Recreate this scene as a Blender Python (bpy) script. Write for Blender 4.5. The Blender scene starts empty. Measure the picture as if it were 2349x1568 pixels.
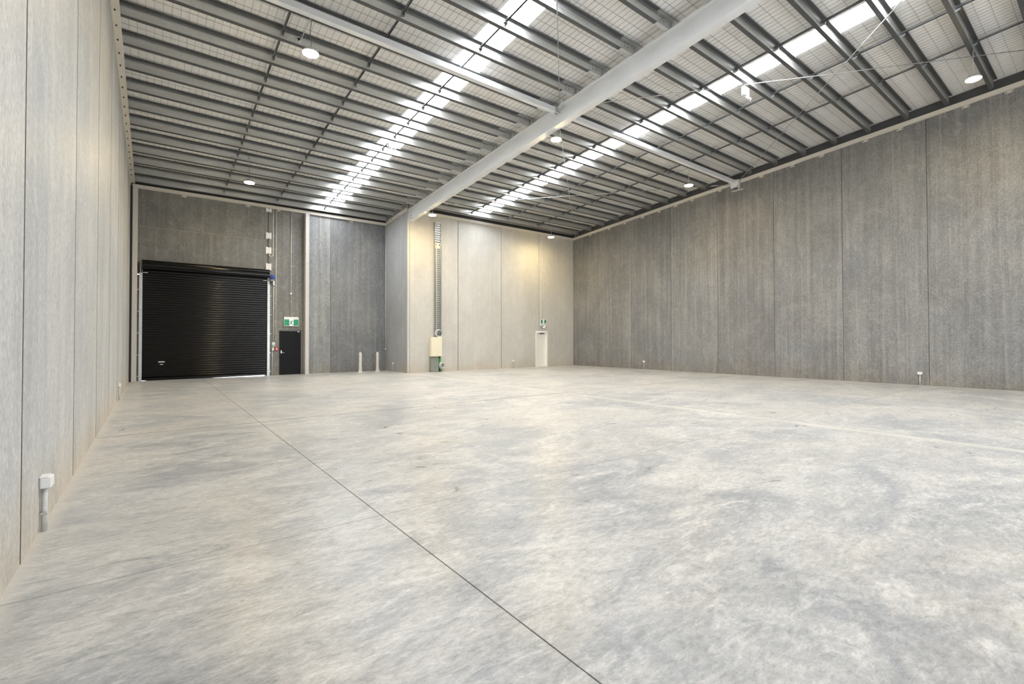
import bpy, bmesh, math, random
from mathutils import Vector, Matrix
random.seed(7)
S = bpy.context.scene
COL = S.collection
# ------------------------------------------------------------------ camera
W, H_ = 2349, 1568
F = 1079.52
right = Vector((0.7875774, -0.6162084, -0.0024302)).normalized()
YAW, PITCH, ROLL = 0.66391, 0.01446, -0.00243
fw = Vector((math.sin(YAW)*math.cos(PITCH), math.cos(YAW)*math.cos(PITCH), math.sin(PITCH)))
r0 = Vector((math.cos(YAW), -math.sin(YAW), 0)); u0 = r0.cross(fw)
rt = r0*math.cos(ROLL) + u0*math.sin(ROLL); up = u0*math.cos(ROLL) - r0*math.sin(ROLL)
cd = bpy.data.cameras.new('camera'); cam = bpy.data.objects.new('camera', cd); COL.objects.link(cam)
M = Matrix((rt, up, -fw)).transposed().to_4x4(); M.translation = Vector((0, 0, 1.55))
cam.matrix_world = M
cd.sensor_width = 36; cd.lens = F*36/W
cd.shift_x = (W/2-1196.305)/W; cd.shift_y = (763.249-H_/2)/W
cd.clip_start = .05; cd.clip_end = 300
S.camera = cam
# ------------------------------------------------------------------ light
SKY_STRENGTH = 4.0
SKYLIGHT = 20.0
LAMP = 290.0
wd = bpy.data.worlds.new('world'); S.world = wd; wd.use_nodes = True
bg = wd.node_tree.nodes['Background']; bg.inputs[0].default_value = (.93, .96, 1, 1); bg.inputs[1].default_value = SKY_STRENGTH
S.view_settings.view_transform = 'Standard'; S.view_settings.look = 'None'
S.view_settings.gamma = 1; S.view_settings.exposure = 0.68; S.view_settings.use_curve_mapping = False
try:
    S.cycles.max_bounces = 10; S.cycles.diffuse_bounces = 8; S.cycles.glossy_bounces = 4
    S.cycles.sample_clamp_indirect = 4; S.cycles.use_denoising = True
    S.cycles.caustics_reflective = False; S.cycles.caustics_refractive = False
except Exception: pass
def portal(x0, x1, z0, z1, y):
    l = bpy.data.lights.new('sky_portal', 'AREA'); l.shape = 'RECTANGLE'; l.size = x1-x0; l.size_y = z1-z0
    l.cycles.is_portal = True
    o = bpy.data.objects.new('sky_portal', l); COL.objects.link(o)
    o.location = ((x0+x1)/2, y, (z0+z1)/2); o.rotation_euler = (math.radians(90), 0, 0)   # faces into the hall
    return o
portal(5, 13, 0, 5.4, -8.25)
# ------------------------------------------------------------------ site dimensions (metres)
XL, XR, YD, Y2, XC, YB = -.7176, 20.226, 23.312, 20.712, 9.381, -8.0
HD, SL = 7.4086, .0751
def zr(Y, rel=0): return HD + SL*(YD-Y) + rel       # line parallel to the roof slope
ROOF = .44
# ------------------------------------------------------------------ materials
def mat(name):
    m = bpy.data.materials.new(name); m.use_nodes = True
    nt = m.node_tree; b = nt.nodes['Principled BSDF']
    return m, nt, b
def N(nt, t, **k):
    n = nt.nodes.new(t)
    for a, v in k.items(): setattr(n, a, v)
    return n
def mapping(nt, scale, rot=(0,0,0), src=None, rnd=False):
    tc = N(nt, 'ShaderNodeTexCoord'); mp = N(nt, 'ShaderNodeMapping')
    mp.inputs['Scale'].default_value = scale; mp.inputs['Rotation'].default_value = rot
    nt.links.new(tc.outputs['Object'], mp.inputs['Vector'])
    if rnd:
        oi = N(nt, 'ShaderNodeObjectInfo'); ml = N(nt, 'ShaderNodeVectorMath', operation='SCALE')
        cb = N(nt, 'ShaderNodeCombineXYZ')
        for i in range(3): nt.links.new(oi.outputs['Random'], cb.inputs[i])
        nt.links.new(cb.outputs[0], ml.inputs[0]); ml.inputs['Scale'].default_value = 37
        nt.links.new(ml.outputs[0], mp.inputs['Location'])
    return mp.outputs[0]
def noise(nt, vec, scale=1, detail=4, rough=.6, dist=0):
    n = N(nt, 'ShaderNodeTexNoise'); n.inputs['Scale'].default_value = scale; n.inputs['Detail'].default_value = detail
    n.inputs['Roughness'].default_value = rough; n.inputs['Distortion'].default_value = dist
    nt.links.new(vec, n.inputs['Vector']); return n.outputs['Fac']
def ramp(nt, fac, stops):
    r = N(nt, 'ShaderNodeValToRGB'); e = r.color_ramp.elements
    while len(e) < len(stops): e.new(.5)
    for el, (p, c) in zip(e, stops): el.position = p; el.color = (*c, 1) if len(c) == 3 else c
    nt.links.new(fac, r.inputs[0]); return r.outputs[0]
def mix(nt, fac, a, b, mode='MIX'):
    n = N(nt, 'ShaderNodeMix', data_type='RGBA', blend_type=mode)
    for v, s in ((fac, 0), (a, 6), (b, 7)):
        if isinstance(v, (int, float)): n.inputs[s].default_value = v
        elif isinstance(v, tuple): n.inputs[s].default_value = (*v, 1)
        else: nt.links.new(v, n.inputs[s])
    return n.outputs[2]
def math_(nt, op, a, b=None, c=None, clamp=False):
    n = N(nt, 'ShaderNodeMath', operation=op, use_clamp=clamp)
    for i, v in enumerate((a, b, c)):
        if v is None: continue
        if isinstance(v, (int, float)): n.inputs[i].default_value = v
        else: nt.links.new(v, n.inputs[i])
    return n.outputs[0]
def grey(v): return (v, v, v)
def s2l(r, g, b):
    f = lambda c: (c/255/12.92 if c <= 10 else ((c/255+.055)/1.055)**2.4)
    return (f(r), f(g), f(b))
def bump(nt, b, fac, strength=.2, dist=.01):
    n = N(nt, 'ShaderNodeBump'); n.inputs['Strength'].default_value = strength; n.inputs['Distance'].default_value = dist
    nt.links.new(fac, n.inputs['Height']); nt.links.new(n.outputs[0], b.inputs['Normal'])

def concrete(name, base, dark, light, rough=.55, spec=.4, streak=.5, blue=None, vary=.12, swirl=.35, foot=(.55,.47,.38), grain=.42, bigs=(.7,.7,.5)):
    """off-form precast concrete: clouds, vertical water streaks, trowel swirls, specks"""
    m, nt, b = mat(name)
    big = noise(nt, mapping(nt, bigs, rnd=True), 1, 5, .62, .6)
    col = mix(nt, ramp(nt, big, [(.28, grey(0)), (.72, grey(1))]), dark, light)
    col = mix(nt, .45, col, base)
    if blue:
        bl = noise(nt, mapping(nt, (.5,.5,.35), rnd=True), 1.3, 4, .6, .5)
        col = mix(nt, ramp(nt, bl, [(.45, grey(0)), (.68, grey(.55))]), col, blue)
    st = noise(nt, mapping(nt, (5.5,5.5,.12), rnd=True), 1, 5, .7)
    col = mix(nt, math_(nt, 'MULTIPLY', ramp(nt, st, [(.3, grey(1)), (.5, grey(.3)), (.62, grey(0))]), streak), col, dark, 'MIX')
    st2 = noise(nt, mapping(nt, (9,9,.2), rnd=True), 1, 4, .6)
    col = mix(nt, math_(nt, 'MULTIPLY', ramp(nt, st2, [(.52, grey(0)), (.7, grey(1))]), streak*.6), col, light)
    sw = noise(nt, mapping(nt, (2.2,2.2,1.6), (.5,.4,.3), rnd=True), 1, 9, .68, 2.2)
    col = mix(nt, math_(nt, 'MULTIPLY', ramp(nt, sw, [(.5, grey(0)), (.72, grey(1))]), swirl), col, light)
    col = mix(nt, math_(nt, 'MULTIPLY', ramp(nt, sw, [(.3, grey(1)), (.46, grey(0))]), swirl*.8), col, dark)
    fine = noise(nt, mapping(nt, (28,28,20)), 1, 6, .75)
    col = mix(nt, grain, col, ramp(nt, fine, [(.3, grey(.1)), (.7, grey(.95))]), 'OVERLAY')
    fl_ = noise(nt, mapping(nt, (6,6,5), (.3,.6,.2)), 1, 8, .85, 3)
    col = mix(nt, math_(nt, 'MULTIPLY', ramp(nt, fl_, [(.64, grey(0)), (.72, grey(1))]), .55), col, tuple(min(1, x*1.5) for x in light))
    # stained foot of the wall
    sp = N(nt, 'ShaderNodeSeparateXYZ'); tc = N(nt, 'ShaderNodeTexCoord'); nt.links.new(tc.outputs['Object'], sp.inputs[0])
    ft = noise(nt, mapping(nt, (3,3,2)), 1, 5, .7)
    zz = math_(nt, 'SUBTRACT', math_(nt, 'MULTIPLY', ft, 1.3), sp.outputs[2])
    fm = math_(nt, 'MULTIPLY', math_(nt, 'ADD', zz, 0, clamp=True), .8, clamp=True)
    col = mix(nt, fm, col, mix(nt, 1.0, col, (foot[0]*1.7, foot[1]*1.7, foot[2]*1.7), 'MULTIPLY'))
    oi = N(nt, 'ShaderNodeObjectInfo')
    v = math_(nt, 'ADD', math_(nt, 'MULTIPLY', oi.outputs['Random'], vary*2), 1-vary)
    vv = N(nt, 'ShaderNodeCombineXYZ')
    for i in range(3): nt.links.new(v, vv.inputs[i])
    col = mix(nt, 1.0, col, vv.outputs[0], 'MULTIPLY')
    nt.links.new(col, b.inputs['Base Color'])
    b.inputs['Roughness'].default_value = rough; b.inputs['Specular IOR Level'].default_value = spec
    bump(nt, b, math_(nt, 'ADD', math_(nt, 'MULTIPLY', fine, .3), sw), .15, .01)
    return m
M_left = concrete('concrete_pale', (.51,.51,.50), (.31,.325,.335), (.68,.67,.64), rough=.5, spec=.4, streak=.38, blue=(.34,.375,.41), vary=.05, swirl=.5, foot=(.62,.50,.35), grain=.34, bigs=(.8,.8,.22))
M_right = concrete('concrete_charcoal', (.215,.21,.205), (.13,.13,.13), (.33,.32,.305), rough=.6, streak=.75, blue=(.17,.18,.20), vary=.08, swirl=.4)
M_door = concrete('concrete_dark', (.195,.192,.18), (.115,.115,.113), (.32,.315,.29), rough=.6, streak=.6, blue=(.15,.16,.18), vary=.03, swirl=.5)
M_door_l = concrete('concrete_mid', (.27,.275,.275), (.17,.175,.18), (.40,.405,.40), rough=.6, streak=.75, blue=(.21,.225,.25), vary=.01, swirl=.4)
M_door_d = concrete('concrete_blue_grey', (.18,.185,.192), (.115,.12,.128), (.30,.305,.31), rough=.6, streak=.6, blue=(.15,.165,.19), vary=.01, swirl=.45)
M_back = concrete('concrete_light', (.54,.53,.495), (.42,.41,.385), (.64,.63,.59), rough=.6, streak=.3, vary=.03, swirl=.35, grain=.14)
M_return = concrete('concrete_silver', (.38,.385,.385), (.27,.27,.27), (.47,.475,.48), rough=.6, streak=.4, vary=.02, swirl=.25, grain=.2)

def floor_mat():
    m, nt, b = mat('floor_polished_concrete')
    tc = N(nt, 'ShaderNodeTexCoord'); sp = N(nt, 'ShaderNodeSeparateXYZ'); nt.links.new(tc.outputs['Object'], sp.inputs[0])
    n1 = noise(nt, mapping(nt, (.55,.75,1), (0,0,.5)), 1, 9, .66, 1.6)
    n2 = noise(nt, mapping(nt, (1.6,3.2,1), (0,0,-.55)), 1, 9, .72, 1.2)
    n3 = noise(nt, mapping(nt, (5,11,1), (0,0,-.7)), 1, 8, .75, .9)
    n4 = noise(nt, mapping(nt, (.32,.4,1), (0,0,.2)), 1, 6, .6, .8)
    base = (.51,.497,.47)
    col = mix(nt, ramp(nt, n1, [(.43, grey(0)), (.60, grey(1))]), (.33,.335,.34), base)
    col = mix(nt, ramp(nt, n4, [(.45, grey(0)), (.62, grey(.8))]), col, (.50,.475,.435))
    col = mix(nt, math_(nt, 'MULTIPLY', ramp(nt, n2, [(.52, grey(0)), (.68, grey(1))]), .8), col, (.63,.61,.57))
    col = mix(nt, math_(nt, 'MULTIPLY', ramp(nt, n2, [(.34, grey(1)), (.47, grey(0))]), .7), col, (.265,.272,.275))
    col = mix(nt, math_(nt, 'MULTIPLY', ramp(nt, n3, [(.54, grey(0)), (.68, grey(1))]), .5), col, (.67,.65,.61))
    col = mix(nt, math_(nt, 'MULTIPLY', ramp(nt, n3, [(.34, grey(1)), (.47, grey(0))]), .62), col, (.27,.265,.245))
    n5 = noise(nt, mapping(nt, (13,30,1), (0,0,-.62)), 1, 6, .75, .6)
    col = mix(nt, .28, col, ramp(nt, n5, [(.32, grey(.1)), (.68, grey(.92))]), 'OVERLAY')
    # scratches: fine stretched noise at two angles
    for ang, sc, am in ((1.05, (3.5,90,1), .30), (-.35, (3,80,1), .22), (.35, (2.5,70,1), .18)):
        s_ = noise(nt, mapping(nt, sc, (0,0,ang)), 1, 4, .6, .25)
        mk = noise(nt, mapping(nt, (.5,.5,1), (0,0,ang)), 1.2, 3, .5)
        f = math_(nt, 'MULTIPLY', ramp(nt, s_, [(.60, grey(0)), (.72, grey(1))]), ramp(nt, mk, [(.45, grey(0)), (.62, grey(1))]))
        col = mix(nt, math_(nt, 'MULTIPLY', f, am), col, (.72,.71,.68))
    fine = noise(nt, mapping(nt, (60,60,1)), 1, 5, .8)
    col = mix(nt, .2, col, ramp(nt, fine, [(.3, grey(.2)), (.7, grey(.85))]), 'OVERLAY')
    # dark pin specks
    vo = N(nt, 'ShaderNodeTexVoronoi'); vo.inputs['Scale'].default_value = 3.2; nt.links.new(mapping(nt, (1,1.8,1), (0,0,.6)), vo.inputs['Vector'])
    spk = ramp(nt, vo.outputs['Distance'], [(.018, grey(1)), (.035, grey(0))])
    col = mix(nt, math_(nt, 'MULTIPLY', spk, .3), col, (.17,.16,.14))
    # pale dusty strip along the left wall and cream construction-joint band
    def band(out, centre, w, soft):
        d = math_(nt, 'ABSOLUTE', math_(nt, 'SUBTRACT', out, centre))
        return math_(nt, 'SUBTRACT', 1, math_(nt, 'DIVIDE', math_(nt, 'SUBTRACT', d, w), soft, clamp=True), clamp=True)
    wob = math_(nt, 'MULTIPLY', n2, .25)
    lw = band(math_(nt, 'ADD', sp.outputs[0], wob), XL+.08, .05, .12)
    col = mix(nt, math_(nt, 'MULTIPLY', lw, .75), col, (.60,.57,.52))
    jb = band(math_(nt, 'ADD', sp.outputs[0], math_(nt, 'MULTIPLY', n1, .12)), 9.42+.06, .05, .14)
    col = mix(nt, math_(nt, 'MULTIPLY', jb, .45), col, (.66,.62,.54))
    # grime held along the saw cuts
    for out, ctr, w, soft, am in ((sp.outputs[1], 10.10, .010, .018, .55), (sp.outputs[0], 9.58, .004, .012, .45), (sp.outputs[0], 1.60, .002, .010, .5), (sp.outputs[1], 4.07, .002, .012, .30)):
        gb = math_(nt, 'MULTIPLY', band(out, ctr, w, soft), ramp(nt, n2, [(.30, grey(.45)), (.5, grey(1))]))
        col = mix(nt, math_(nt, 'MULTIPLY', gb, am), col, (.20,.185,.16))
    nt.links.new(col, b.inputs['Base Color'])
    nt.links.new(ramp(nt, n2, [(.3, grey(.26)), (.7, grey(.40))]), b.inputs['Roughness'])
    b.inputs['Specular IOR Level'].default_value = .34
    bump(nt, b, math_(nt, 'ADD', n3, math_(nt, 'MULTIPLY', fine, .4)), .06, .004)
    return m
M_floor = floor_mat()
def plain(name, col, rough=.5, metal=0, spec=.5, var=.06, scale=6, emit=None):
    m, nt, b = mat(name)
    n = noise(nt, mapping(nt, (scale,)*3), 1, 5, .6)
    c = mix(nt, ramp(nt, n, [(.3, grey(0)), (.7, grey(1))]), tuple(x*(1-var) for x in col), tuple(min(1, x*(1+var)) for x in col))
    nt.links.new(c, b.inputs['Base Color'])
    b.inputs['Roughness'].default_value = rough; b.inputs['Metallic'].default_value = metal
    b.inputs['Specular IOR Level'].default_value = spec
    if emit:
        b.inputs['Emission Color'].default_value = (*emit[:3], 1); b.inputs['Emission Strength'].default_value = emit[3]
    return m
def galv(name, a, c, rough=.42, metal=.75):  # mill-finish zinc: mostly mirror-like, so it takes the tone of what it faces
    m, nt, b = mat(name)
    v = N(nt, 'ShaderNodeTexVoronoi'); v.inputs['Scale'].default_value = 30; nt.links.new(mapping(nt, (1,1,1)), v.inputs['Vector'])
    n = noise(nt, mapping(nt, (.8,3,5)), 1, 5, .6)
    col = mix(nt, ramp(nt, n, [(.3, grey(0)), (.7, grey(1))]), a, c)
    bw = N(nt, 'ShaderNodeRGBToBW'); nt.links.new(v.outputs['Color'], bw.inputs[0])
    cbw = N(nt, 'ShaderNodeCombineXYZ')
    for i in range(3): nt.links.new(bw.outputs[0], cbw.inputs[i])
    col = mix(nt, .12, col, cbw.outputs[0], 'OVERLAY')
    nt.links.new(col, b.inputs['Base Color']); b.inputs['Metallic'].default_value = metal
    nt.links.new(ramp(nt, n, [(.3, grey(rough-.06)), (.7, grey(rough+.1))]), b.inputs['Roughness'])
    return m
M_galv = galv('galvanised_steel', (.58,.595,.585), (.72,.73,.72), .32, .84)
M_galvd = galv('galvanised_shaded', (.07,.072,.073), (.10,.102,.102), .55, .1)  # same zinc as the web; flange shade put into the colour
M_galv2 = galv('galvanised_bright', (.55,.57,.58), (.68,.70,.71), .35)
M_bridge = galv('bridging_steel', (.20,.21,.22), (.28,.29,.30), .4)
M_paint = plain('painted_steel_white', (.78,.79,.80), .42, var=.02)
M_cream = plain('painted_steel_cream', (.68,.65,.585), .5, var=.04)
M_col = plain('painted_column_grey', (.58,.57,.56), .5, var=.02)
M_black = plain('matt_black', (.012,.012,.013), .55, var=.2)
M_gap = plain('dark_sealant_and_shade', (.02,.02,.022), .8)  # joints and gaps, also the painted shade strips above the rails
M_jlight = plain('pale_sealant', (.33,.31,.285), .9)
M_jmid = plain('brown_sealant', (.20,.185,.175), .9)
M_joint = plain('joint_sealant', (.16,.15,.14), .9)
M_pvc = plain('white_pvc', (.72,.72,.69), .4, var=.02)
M_pvcg = plain('grey_pvc', (.60,.60,.59), .5, var=.12, scale=30)
M_whitep = plain('white_plastic', (.82,.82,.81), .35, var=.01)
M_ivory = plain('ivory_enamel', (.78,.73,.57), .4, var=.02)
M_green = plain('sign_green', (.015,.30,.13), .4, var=.05)
M_greenp = plain('green_conduit', (.02,.42,.05), .4)
M_dkgreen = plain('sign_dark_green', (.02,.14,.09), .4)
M_red = plain('red_plastic', (.55,.02,.03), .4)
M_blue = plain('blue_plastic', (.01,.06,.36), .4)
M_sheet = plain('grey_green_sheet', (.23,.25,.225), .5, var=.06)
M_wrap = plain('clear_film_wrap', (.62,.60,.57), .28, var=.14, scale=22)
M_door_w = plain('white_door_paint', (.86,.845,.80), .4, var=.02)
M_signwhite = plain('sign_white', (.85,.87,.85), .4, var=.01, emit=(.9,1,.95,.35))
M_cable = plain('cable_grey', (.55,.56,.57), .4, var=.1)
M_wire = plain('mesh_wire', (.22,.215,.21), .6, var=.1)
M_doorblack = plain('black_door_paint', (.006,.0065,.008), .5, var=.15, spec=.2)
M_curtain = plain('black_colorbond', (.004,.004,.0045), .15, var=.1, spec=.36)
M_lamp, nt, b = mat('lamp_diffuser')
b.inputs['Emission Color'].default_value = (1,.77,.40,1); b.inputs['Emission Strength'].default_value = LAMP; b.inputs['Base Color'].default_value = (.9,.9,.9,1)
M_sky, nt, b = mat('skylight_sheet')
nn = noise(nt, mapping(nt, (2,.3,1)), 1, 3, .5)
nt.links.new(ramp(nt, nn, [(.2, (.9,.95,1)), (.8, (1,1,1))]), b.inputs['Emission Color']); b.inputs['Emission Strength'].default_value = SKYLIGHT
b.inputs['Base Color'].default_value = (.85,.87,.88,1)
# insulation blanket
M_ins, nt, b = mat('white_faced_insulation')
n = noise(nt, mapping(nt, (1.5,.5,1)), 1, 6, .6, .4)
n2 = noise(nt, mapping(nt, (12,.7,1)), 1, 4, .6)
c = mix(nt, ramp(nt, n, [(.3, grey(0)), (.7, grey(1))]), (.87,.86,.84), (.93,.92,.90))
c = mix(nt, math_(nt, 'MULTIPLY', ramp(nt, n2, [(.3, grey(1)), (.5, grey(0))]), .25), c, (.72,.70,.67))
nt.links.new(c, b.inputs['Base Color']); b.inputs['Roughness'].default_value = .55
bump(nt, b, math_(nt, 'ADD', n, n2), .5, .03)
# ------------------------------------------------------------------ geometry helpers
class MB:
    def __init__(s): s.v = []; s.f = []; s.smooth = set()
    def hexa(s, p):                                   # 8 points: bottom 4 then top 4
        n = len(s.v); s.v += [tuple(q) for q in p]
        for f in ((0,3,2,1),(4,5,6,7),(0,1,5,4),(1,2,6,5),(2,3,7,6),(3,0,4,7)): s.f.append(tuple(n+i for i in f))
        return s
    def box(s, x0, x1, y0, y1, z0, z1):
        return s.hexa([(x0,y0,z0),(x1,y0,z0),(x1,y1,z0),(x0,y1,z0),(x0,y0,z1),(x1,y0,z1),(x1,y1,z1),(x0,y1,z1)])
    def bbox(s, x0, x1, y0, y1, z0, z1, c=.005):      # box with chamfered edges
        b = bmesh.new(); bmesh.ops.create_cube(b, size=1)
        for v in b.verts: v.co = Vector(((x0+x1)/2+v.co.x*(x1-x0), (y0+y1)/2+v.co.y*(y1-y0), (z0+z1)/2+v.co.z*(z1-z0)))
        c = min(c, (x1-x0)*.3, (y1-y0)*.3, (z1-z0)*.3)
        bmesh.ops.bevel(b, geom=list(b.edges), offset=c, segments=1, affect='EDGES')
        n = len(s.v); b.verts.index_update()
        s.v += [tuple(v.co) for v in b.verts]; s.f += [tuple(n+v.index for v in f.verts) for f in b.faces]; b.free(); return s
    def slope(s, x0, x1, y0, y1, a0, a1):             # box that follows the roof slope, a0/a1 relative heights
        return s.hexa([(x0,y0,zr(y0,a0)),(x1,y0,zr(y0,a0)),(x1,y1,zr(y1,a0)),(x0,y1,zr(y1,a0)),(x0,y0,zr(y0,a1)),(x1,y0,zr(y0,a1)),(x1,y1,zr(y1,a1)),(x0,y1,zr(y1,a1))])
    def tube(s, pts, r, n=10, cap=True, closed=False):
        pts = [Vector(p) for p in pts]; m = len(pts); st = len(s.v); k0 = len(s.f)
        ref = None
        for i, p in enumerate(pts):
            if closed: d = pts[(i+1) % m]-pts[i-1]
            else: d = (pts[min(i+1, m-1)]-pts[max(i-1, 0)])
            d.normalize()
            if ref is None:
                ref = Vector((0,0,1)) if abs(d.z) < .9 else Vector((1,0,0))
            a = (ref-d*ref.dot(d)).normalized(); ref = a; b = d.cross(a)
            rr = r[i] if isinstance(r, (list, tuple)) else r
            for j in range(n):
                t = 2*math.pi*j/n; s.v.append(tuple(p+a*math.cos(t)*rr+b*math.sin(t)*rr))
        for i in range(m if closed else m-1):
            for j in range(n):
                a0 = st+i*n+j; a1 = st+i*n+(j+1) % n; b0 = st+((i+1) % m)*n+j; b1 = st+((i+1) % m)*n+(j+1) % n
                s.f.append((a0, a1, b1, b0))
        s.smooth.update(range(k0, len(s.f)))
        if cap and not closed:
            s.f.append(tuple(st+n-1-j for j in range(n))); s.f.append(tuple(st+(m-1)*n+j for j in range(n)))
        return s
    def lathe(s, prof, c=(0,0,0), n=24, axis='z', smooth=True):
        st = len(s.v); k0 = len(s.f)
        for r_, h in prof:
            for j in range(n):
                t = 2*math.pi*j/n; x, y = r_*math.cos(t), r_*math.sin(t)
                p = {'z': (x, y, h), 'y': (x, h, y), 'x': (h, x, y)}[axis]
                s.v.append((p[0]+c[0], p[1]+c[1], p[2]+c[2]))
        for i in range(len(prof)-1):
            for j in range(n):
                s.f.append((st+i*n+j, st+i*n+(j+1) % n, st+(i+1)*n+(j+1) % n, st+(i+1)*n+j))
        if smooth: s.smooth.update(range(k0, len(s.f)))
        s.f.append(tuple(st+n-1-j for j in range(n))); s.f.append(tuple(st+(len(prof)-1)*n+j for j in range(n)))
        return s
    def prof(s, outline, x0, x1, axis='x'):           # closed 2D outline extruded along x (outline = y,z)
        st = len(s.v); m = len(outline)
        for X in (x0, x1):
            for a, b in outline: s.v.append((X, a, b) if axis == 'x' else (a, X, b))
        for j in range(m): s.f.append((st+j, st+(j+1) % m, st+m+(j+1) % m, st+m+j))
        s.f.append(tuple(st+m-1-j for j in range(m))); s.f.append(tuple(st+m+j for j in range(m)))
        return s
STUFF = {'bolt_set', 'heat_sink', 'switch_pair', 'dent', 'notch'}   # too small to pick apart
ORG = {}
def link(name, data): o = bpy.data.objects.new(name, data); COL.objects.link(o); return o
def empty(name, loc, label=None, cat=None, group=None, kind=None):
    o = link(name, None); o.location = loc; o.empty_display_size = .1; ORG[o] = Vector(loc); tag(o, label, cat, group, kind); return o
def tag(o, label=None, cat=None, group=None, kind=None):
    for k, v in (('label', label), ('category', cat), ('group', group), ('kind', kind)):
        if v: o[k] = v
    return o
def build(mb, name, m, parent=None, origin=None, label=None, kind=None, bevel=0):
    o0 = ORG.get(parent) if parent else None
    if o0 is None: o0 = Vector(origin) if origin else Vector((0,0,0))
    me = bpy.data.meshes.new(name)
    me.from_pydata([(v[0]-o0.x, v[1]-o0.y, v[2]-o0.z) for v in mb.v], [], mb.f)
    bm = bmesh.new(); bm.from_mesh(me); bmesh.ops.recalc_face_normals(bm, faces=bm.faces); bm.to_mesh(me); bm.free()
    for i in mb.smooth:
        if i < len(me.polygons): me.polygons[i].use_smooth = True
    me.materials.append(m)
    o = link(name, me)
    if parent: o.parent = parent
    else: o.location = o0
    ORG[o] = o0
    if label: o['label'] = label
    if kind: o['kind'] = kind
    if name in STUFF: o['kind'] = 'stuff'
    return o
def copy_tree(o, loc=None, parent=None):
    c = o.copy(); COL.objects.link(c); c.parent = parent
    if loc is not None: c.location = loc
    for ch in list(o.children): copy_tree(ch, None, c)
    return c
ordn = ['first','second','third','fourth','fifth','sixth','seventh','eighth','ninth','tenth','eleventh','twelfth','thirteenth','fourteenth','fifteenth','sixteenth','seventeenth','eighteenth','nineteenth','twentieth','twenty-first','twenty-second','twenty-third','twenty-fourth','twenty-fifth']
# ------------------------------------------------------------------ floor
fl = build(MB().box(XL-.2, XR+.2, YB-.2, YD+1.5, -.3, -.03), 'floor', M_gap, kind='structure')
xs = [XL-.15, 1.60, 9.58, XR+.15]; ys = [YB-.15, -2.0, 4.07, 10.10, 16.15, YD+.3]
for i in range(3):
    for j in range(5):
        g = .0026; gy = {2: .002, 3: .012, 4: .004}
        mb = MB(); x0, x1, y0, y1 = xs[i]+g, xs[i+1]-g, ys[j]+gy.get(j, .003), ys[j+1]-gy.get(j+1, .003)
        c = .0012
        mb.hexa([(x0,y0,-.03),(x1,y0,-.03),(x1,y1,-.03),(x0,y1,-.03),(x0,y0,-c),(x1,y0,-c),(x1,y1,-c),(x0,y1,-c)])
        mb.v = mb.v[:4]+mb.v[4:]; mb.f.pop(1)
        n = len(mb.v); mb.v += [(x0+c,y0+c,0),(x1-c,y0+c,0),(x1-c,y1-c,0),(x0+c,y1-c,0)]
        for a in range(4): mb.f.append((4+a, 4+(a+1) % 4, n+(a+1) % 4, n+a))
        mb.f.append((n, n+1, n+2, n+3))
        build(mb, 'slab', M_floor, fl)
# apron outside the roller door
build(MB().box(XL-3, XC+2, YD+.3, YD+9, -.3, -.02), 'trim_1', M_back, kind='structure')
# ------------------------------------------------------------------ walls
def panel_y(name_wall, wall, X, depth, y0, y1, topf, m, g=.004):
    """panel in the plane X, running y0..y1; depth signed away from the room"""
    c = .006
    s = 1 if depth > 0 else -1
    z0 = .0
    t0, t1 = topf(y0), topf(y1)
    Xf, Xc_, Xb = X, X+s*c, X+depth
    mb = MB()
    A = [(Xc_,y0+g,z0),(Xc_,y1-g,z0),(Xc_,y1-g,t1),(Xc_,y0+g,t0)]
    B = [(Xb,y0+g,z0),(Xb,y1-g,z0),(Xb,y1-g,t1),(Xb,y0+g,t0)]
    Fp = [(Xf,y0+g+c,z0),(Xf,y1-g-c,z0),(Xf,y1-g-c,t1),(Xf,y0+g+c,t0)]
    mb.v = A+B+Fp
    for a in range(4): mb.f.append((a, (a+1) % 4, 4+(a+1) % 4, 4+a)); mb.f.append((8+a, 8+(a+1) % 4, (a+1) % 4, a))
    mb.f.append((4,5,6,7)); mb.f.append((8,9,10,11))
    return build(mb, 'panel', m, wall)
def wall_y(name, X, depth, cuts, m, topf, jm=None, g=.004):
    s = 1 if depth > 0 else -1
    back = MB(); a, b = cuts[0], cuts[-1]
    back.hexa([(X+s*.05,a,-.03),(X+depth*1.15,a,-.03),(X+depth*1.15,b,-.03),(X+s*.05,b,-.03),(X+s*.05,a,topf(a)-.01),(X+depth*1.15,a,topf(a)-.01),(X+depth*1.15,b,topf(b)-.01),(X+s*.05,b,topf(b)-.01)])
    w = build(back, name, jm or M_joint, kind='structure')
    for y0, y1 in zip(cuts, cuts[1:]): panel_y(name, w, X, s*.045, y0, y1, topf, m, g)
    return w
TOP = lambda y: zr(y, ROOF)
lc = [YB] + [4.74+2.72*k for k in range(-4, 7)] + [YD+.2]
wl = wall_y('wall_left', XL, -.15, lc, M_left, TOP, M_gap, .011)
for yj in lc[1:-1]:
    zt = zr(yj, ROOF-.02)
    build(MB().box(XL-.02, XL+.0012, yj-.012, yj+.012, 0, zt), 'sealant', plain('weathered_sealant', (.10,.088,.075), .9, var=.5, scale=18) if 'weathered_sealant' not in bpy.data.materials else bpy.data.materials['weathered_sealant'], wl)
rc = [YB-.2] + [3.96-2.46*k for k in (4,3,2,1)] + [3.96,6.41,8.87,11.35,13.80,16.26,18.66,20.9]
wr = wall_y('wall_right', XR, .15, rc, M_right, TOP, M_jlight, .005)
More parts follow.
